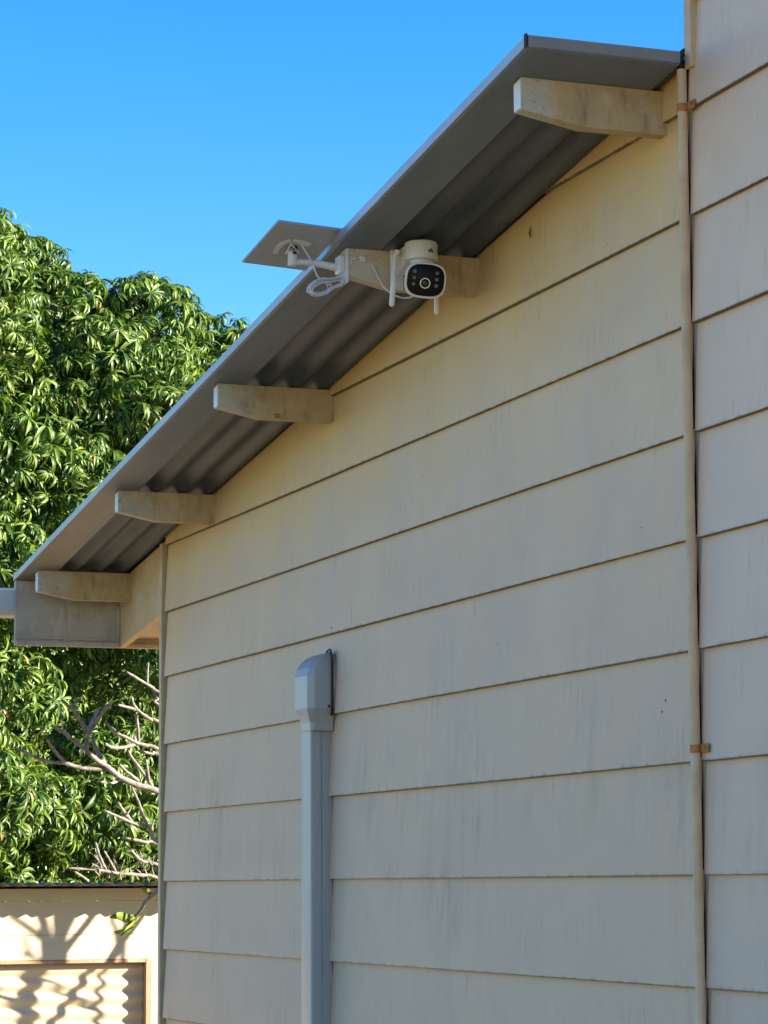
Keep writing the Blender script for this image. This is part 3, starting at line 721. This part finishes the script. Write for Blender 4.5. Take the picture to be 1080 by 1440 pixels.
for d in ((.1, .6, 1.0), (-.2, .9, .8), (.15, 1.2, .6), (0, .2, 1.2), (-.1, 1.4, .9), (.1, .9, 1.3)):
    grow(Vector((-1.55, 1.56, 1.85)), Vector(d).normalized(), .68, .026, 5)
limbs = [l for l in limbs if min(p.y-(.50+.085*max(0, -1.5-p.x)) for p in l[0]) > .25]
for q, r in limbs[:190]:
    s_ = spline(q, 3); m = len(s_)
    fp('branch', MB().tube(s_, [r*(1-.25*i/(m-1)) for i in range(m)], 8), M['bark'], smooth=True)
# the few leaves
def leafmat(name, dark, light, trans=.35):
    k = N(name)
    at = k.n('ShaderNodeAttribute', attribute_name='tint')
    c = k.ramp(at.outputs['Fac'], [(0, dark), (.62, light), (.93, tuple(min(1, x*1.5) for x in light)), (1.0, (.30, .19, .05))])
    k.b.inputs['Roughness'].default_value = .42; k.b.inputs['Specular IOR Level'].default_value = .42
    k.l(c, k.b.inputs['Base Color'])
    tr = k.n('ShaderNodeBsdfTranslucent'); br_ = k.mix(1.0, c, (1.0, 1.15, .45), 'MULTIPLY'); k.l(br_, tr.inputs['Color'])
    mx = k.n('ShaderNodeMixShader'); mx.inputs[0].default_value = trans
    k.l(k.b.outputs[0], mx.inputs[1]); k.l(tr.outputs[0], mx.inputs[2]); k.l(mx.outputs[0], k.out.inputs[0])
    return k.m
M['fleaf'] = leafmat('frangipani leaf', (.10, .17, .02), (.26, .33, .04))
stem = [onX(a/4.696, 1220+b/4.696, x) for a, b, x in ((1250, 60, -1.75), (1150, 90, -1.8), (1060, 140, -1.9), (970, 215, -2.0), (930, 280, -2.06), (885, 330, -2.1))]
fp('branch', MB().tube(spline(stem, 5), [.016-.0004*i for i in range(26)], 9), M['bark'], smooth=True)
def bigleaf(pts_, wd, side, tint):
    c = spline(pts_, 4); m = len(c); vs = []; fs = []
    side = Vector(side).normalized()
    for i, p in enumerate(c):
        t = i/(m-1); w_ = wd*math.sin(math.pi*min(1, max(.02, t**.8)))**.7
        tw = side*w_; vs += [p-tw+Vector((0, 0, .3*w_)), p, p+tw+Vector((.35*w_, 0, .3*w_))]
    for i in range(m-1):
        for q in (0, 1): a = i*3+q; fs.append((a, a+1, a+4, a+3))
    o = fp('leaf', MB().add(vs, fs), M['fleaf'], smooth=True)
    at = o.data.attributes.new('tint', 'FLOAT', 'POINT'); at.data.foreach_set('value', [tint]*len(vs))
    md = o.modifiers.new('thick', 'SOLIDIFY'); md.thickness = .001
pl = lambda a, b, x: onX(a/4.696, 1220+b/4.696, x)
bigleaf([pl(900, 330, -2.1), pl(840, 345, -2.06), pl(780, 325, -2.0), pl(718, 330, -1.98)], .022, (0, .25, 1), .25)
bigleaf([pl(935, 300, -2.06), pl(905, 350, -2.0), pl(850, 400, -1.95), pl(800, 430, -1.93), pl(748, 425, -1.95)], .026, (.2, .8, 1), .80)
bigleaf([pl(880, 340, -2.1), pl(860, 390, -2.02), pl(830, 430, -1.98), pl(800, 460, -1.97)], .022, (.3, 1, .2), .35)
bigleaf([pl(1000, 190, -1.98), pl(960, 150, -1.95), pl(930, 130, -1.94)], .014, (0, 1, .3), .2)

# ------------------------------------------------------------------ mango tree
mango = empty('mango_tree', 'large dense mango tree with drooping glossy leaves behind the shed', 'tree', loc=(-10.2, -1.2, 0))
M['mleaf'] = leafmat('mango leaf', (.024, .064, .011), (.118, .188, .028), .27)
M['mbark'] = plain('dark mango bark', (.12, .10, .08), .9, 0, .3, 8)
def rosette(seed):
    r = random.Random(seed); V = []; F = []; T = []
    n = r.randint(11, 14)
    for i in range(n):
        az = 2*math.pi*(i/n)*1.0+r.uniform(-.3, .3)+i*.9
        L = r.uniform(.100, .180); wd = L*r.uniform(.070, .098)
        el = r.uniform(-.40, .70); droop = r.uniform(1.2, 2.6)
        tint = min(.9, max(0, r.gauss(.44, .30)))
        if r.random() < .025: tint = 1.0
        st = [(0, .10), (.2, .75), (.45, 1), (.72, .78), (1, .02)]
        tw = r.uniform(-.5, .5)
        rad = 0.004; z = 0.0; prev = 0; rows = []
        for t, ww in st:
            ds = (t-prev)*L; prev = t; e = el-droop*t*.85
            rad += ds*math.cos(e); z += ds*math.sin(e)
            c = Vector((rad*math.cos(az), rad*math.sin(az), z))
            s_ = Vector((-math.sin(az), math.cos(az), 0)); up_ = Vector((-math.sin(e)*math.cos(az), -math.sin(e)*math.sin(az), math.cos(e)))
            s_ = s_*math.cos(tw)+up_*math.sin(tw)
            rows.append((c-s_*wd*ww+up_*wd*ww*.45, c, c+s_*wd*ww+up_*wd*ww*.45))
        o = len(V)
        for a in rows: V += a
        for j in range(len(rows)-1):
            for q in (0, 1): b = o+j*3+q; F.append((b, b+1, b+4, b+3))
        T += [tint]*(len(rows)*3)
    return np.array([tuple(v) for v in V], dtype=np.float32), np.array(F, dtype=np.int32), np.array(T, dtype=np.float32)
ROS = [rosette(100+i) for i in range(9)]
def ros_mesh(i):
    V, F, T = ROS[i]; me = bpy.data.meshes.new('leaf_cluster'); me.from_pydata(V.tolist(), [], F.tolist())
    at = me.attributes.new('tint', 'FLOAT', 'POINT'); at.data.foreach_set('value', T)
    me.polygons.foreach_set('use_smooth', [True]*len(me.polygons)); me.materials.append(M['mleaf']); me.update(); return me
RM = [ros_mesh(i) for i in range(9)]
SIL = [(-700, 120), (-400, 150), (-250, 180), (-100, 235), (0, 306), (60, 345), (110, 388), (150, 398), (180, 388), (225, 382), (250, 405), (270, 432), (310, 436), (345, 458), (375, 560), (390, 700), (380, 900), (370, 1500)]
def sil(x): return float(np.interp(x, [a for a, b in SIL], [b for a, b in SIL]))
lobes = []; lr = random.Random(5)
D0 = 20.0
# lobes that make the outline
for (x, y, r, d) in ((-140, 350, 110, 20.6), (-50, 386, 108, 20.2), (14, 404, 92, 20.3), (75, 452, 84, 20.0), (118, 470, 82, 20.2), (205, 468, 84, 19.8), (258, 505, 76, 20.1), (300, 522, 84, 19.9), (335, 545, 84, 20.2),
                     (160, 480, 70, 20.9), (-10, 520, 90, 19.7), (95, 560, 85, 19.5), (180, 590, 80, 19.3), (250, 600, 90, 19.6), (20, 640, 95, 19.3), (120, 690, 85, 19.1)):
    lobes.append((x, y, r, d))
for iy in range(9):
    for ix in range(-6, 4):
        x = ix*105+lr.uniform(-45, 45)+(iy % 2)*50; y = 380+iy*112+lr.uniform(-45, 45); r = lr.uniform(62, 98)
        if y-r < sil(x)+14 or y-r*.7 < sil(x+r*.7)+10 or y-r*.7 < sil(x-r*.7)+6: continue
        if y > 1330: continue
        if x+r > 350+60*(y < 700): continue
        lobes.append((x, y, r, 19.9-1.3*max(0, min(1, (y-380)/750))+lr.uniform(-.45, .45)))
nfront = len(lobes)
for iy in range(8):
    for ix in range(-5, 4):
        x = ix*135+lr.uniform(-30, 30); y = 440+iy*125+lr.uniform(-20, 20); r = 110
        if x+r > 400: continue
        if y-r < sil(x)+30 or y-r*.7 < sil(x+r*.7)+26: continue
        lobes.append((x, y, r, 21.4+lr.uniform(-.2, .4)))
for (x, y, r) in ((30, 960, 130), (30, 1060, 120), (130, 960, 120), (160, 1060, 120), (70, 1160, 120), (210, 960, 120), (-30, 1010, 120), (240, 1080, 120), (180, 1170, 110), (90, 880, 110)):
    lobes.append((x, y, r, 21.3))
for (x, y, r) in ((420, 700, 130), (430, 850, 130), (420, 1000, 130), (430, 1140, 130), (560, 800, 130), (570, 950, 130), (560, 1100, 130), (330, 1200, 120), (480, 1230, 120)):
    lobes.append((x, y, r, 23.6))
items = []                                  # (score, matrix 3x3, pos, variant)
for li, (x, y, r, d) in enumerate(lobes):
    d += (x-110)*.0034
    c = np.array(W(x, y, d)); R_ = r/FPX*d
    inview = -110 < x < 420
    nros = int((250 if li < nfront else 130)*(R_/.42)**2) if inview else 48
    for q in range(nros):
        v = RNG.normal(size=3); v /= np.linalg.norm(v)
        tocam = np.array(-FW)
        if v@tocam < -.35 and RNG.random() < .8: continue
        if v[2] < -.55 and RNG.random() < .6: continue
        rad = R_*(RNG.uniform(.55, .9) if RNG.random() < .35 else RNG.uniform(.86, 1.04))
        p = c+v*rad*np.array([1, 1, .96])
        ax = v*.55+np.array([0, 0, .62])+RNG.normal(size=3)*.27; ax /= np.linalg.norm(ax)
        t = np.cross(ax, RNG.normal(size=3)); t /= np.linalg.norm(t); b = np.cross(ax, t)
        s_ = RNG.uniform(.62, 1.02)
        Mx = np.stack([t, b, ax], axis=1)*s_
        rel = Vector(p)-CAM; dep = rel.dot(FW); px = 540+FPX*rel.dot(RT)/dep; py = 720-FPX*rel.dot(UP)/dep
        # keep clear of the shed
        if p[2] < 2.72 and p[0] > -6.3 : continue
        items.append((px, py, dep, v@tocam, rad/R_, Mx, p, int(RNG.integers(9))))
# hanging outer shoots along the skyline
vis = [i for i, it in enumerate(items) if -15 < it[0] < 345 and 290 < it[1] < 1245 and it[3] > .15 and it[4] > .9 and not (it[0] > 225 and it[1] > 700)
       and it[1] < 815+(22-it[0])*1.045 + 0*(it[0]) or (-15 < it[0] < 222 and 915 < it[1] < 1235 and it[3] > .15 and it[4] > .9)]
vis.sort(key=lambda i: items[i][2])
# spread the individual clusters over the picture: nearest one per cell first
cells = {}; first = []
for i in vis:
    key = (int(items[i][0]//22), int(items[i][1]//22))
    if key not in cells: cells[key] = 1; first.append(i)
single = set(first[:300])
if len(single) < 300:
    for i in vis:
        if len(single) >= 300: break
        single.add(i)
VV = []; FF = []; TT = []; off = 0
Minv = Matrix.Translation(mango.location).inverted()
for i, (px, py, dep, fc, rf, Mx, p, vi) in enumerate(items):
    if i in single:
        o = bpy.data.objects.new('leaf_cluster', RM[vi]); COL.objects.link(o)
        m = Matrix(Mx.tolist()).to_4x4(); m.translation = Vector(p)
        o.parent = mango; o.matrix_parent_inverse = Minv; o.matrix_basis = m
    else:
        V, F, T = ROS[vi]
        VV.append(V@Mx.T.astype(np.float32)+p.astype(np.float32)); FF.append(F+off); TT.append(np.clip(T+RNG.normal()*.08, 0, .92)); off += len(V)
V = np.concatenate(VV); F = np.concatenate(FF); T = np.concatenate(TT)
me = bpy.data.meshes.new('crown'); me.vertices.add(len(V)); me.vertices.foreach_set('co', V.ravel())
me.loops.add(F.size); me.loops.foreach_set('vertex_index', F.ravel().astype(np.int32))
me.polygons.add(len(F)); me.polygons.foreach_set('loop_start', np.arange(0, F.size, 4, dtype=np.int32)); me.polygons.foreach_set('loop_total', np.full(len(F), 4, dtype=np.int32))
me.update(calc_edges=True); me.polygons.foreach_set('use_smooth', np.ones(len(F), dtype=bool))
at = me.attributes.new('tint', 'FLOAT', 'POINT'); at.data.foreach_set('value', T.astype(np.float32))
me.materials.append(M['mleaf'])
cr = bpy.data.objects.new('crown', me); COL.objects.link(cr); cr.parent = mango; cr.matrix_parent_inverse = Minv; cr['kind'] = 'stuff'
def mp(name, mb, mat, **kw): return pt(mango, name, mb, mat, **kw)
mp('trunk', MB().tube(spline([(-10.2, -1.2, -.05), (-10.25, -1.15, .9), (-10.2, -1.1, 1.9), (-10.1, -1.0, 3.0)], 5), [.42, .38, .36, .345, .335, .33, .325, .32, .32, .315, .31, .31, .30, .29, .28, .27], 14), M['mbark'], smooth=True)
for (x, y, d, r) in ((40, 560, 20.6, .10), (210, 560, 20.6, .09), (-200, 500, 21, .11), (120, 800, 20.2, .09), (190, 1050, 19.8, .07), (60, 1080, 19.6, .07), (-250, 900, 20.3, .10), (310, 620, 20.6, .08)):
    e = W(x, y, d); s_ = Vector((-10.1, -1.0, 2.6+.05*r)); mid = (s_+e)/2+Vector((-.3, 0, -.25))
    ss = spline([s_, mid, e], 6); m = len(ss)
    mp('limb', MB().tube(ss, [.17+(r*.25-.17)*i/(m-1) for i in range(m)], 9), M['mbark'], smooth=True)

# ------------------------------------------------------------------ small thing on the wall
cc = MB().tube(spline([(3.919, -.016, 4.509), (3.922, -.017, 4.499), (3.919, -.018, 4.490), (3.921, -.017, 4.482), (3.920, -.016, 4.474)], 4), [.001+.0025*math.sin(math.pi*i/16) for i in range(17)], 8).build('insect_cocoon', plain('brown cocoon', (.16, .09, .045), .9), None, smooth=True)
cc['label'] = 'tiny brown insect cocoon stuck high on the gable boards'; cc['category'] = 'cocoon'

for px, py, rr_ in ((936, 985, .0032), (931, 1001, .0026), (466, 883, .003), (672, 423, .0022), (388, 806, .002), (902, 742, .0018), (700, 905, .0018)):
    d_ = FW + RT*((px-540)/FPX) - UP*((py-720)/FPX); q_ = CAM + d_*((-.010-CAM.y)/d_.y)
    zb_ = max(z for z in LAP if z <= q_.z); t_ = (q_.z-zb_)/.297; ys = -.0165*(1-t_)-.001*t_
    q_ = CAM + d_*((ys-CAM.y)/d_.y)
    MB().tube([(q_.x, ys-.0013, q_.z), (q_.x, ys+.004, q_.z)], rr_, 8).build('nail', M['black'], house)
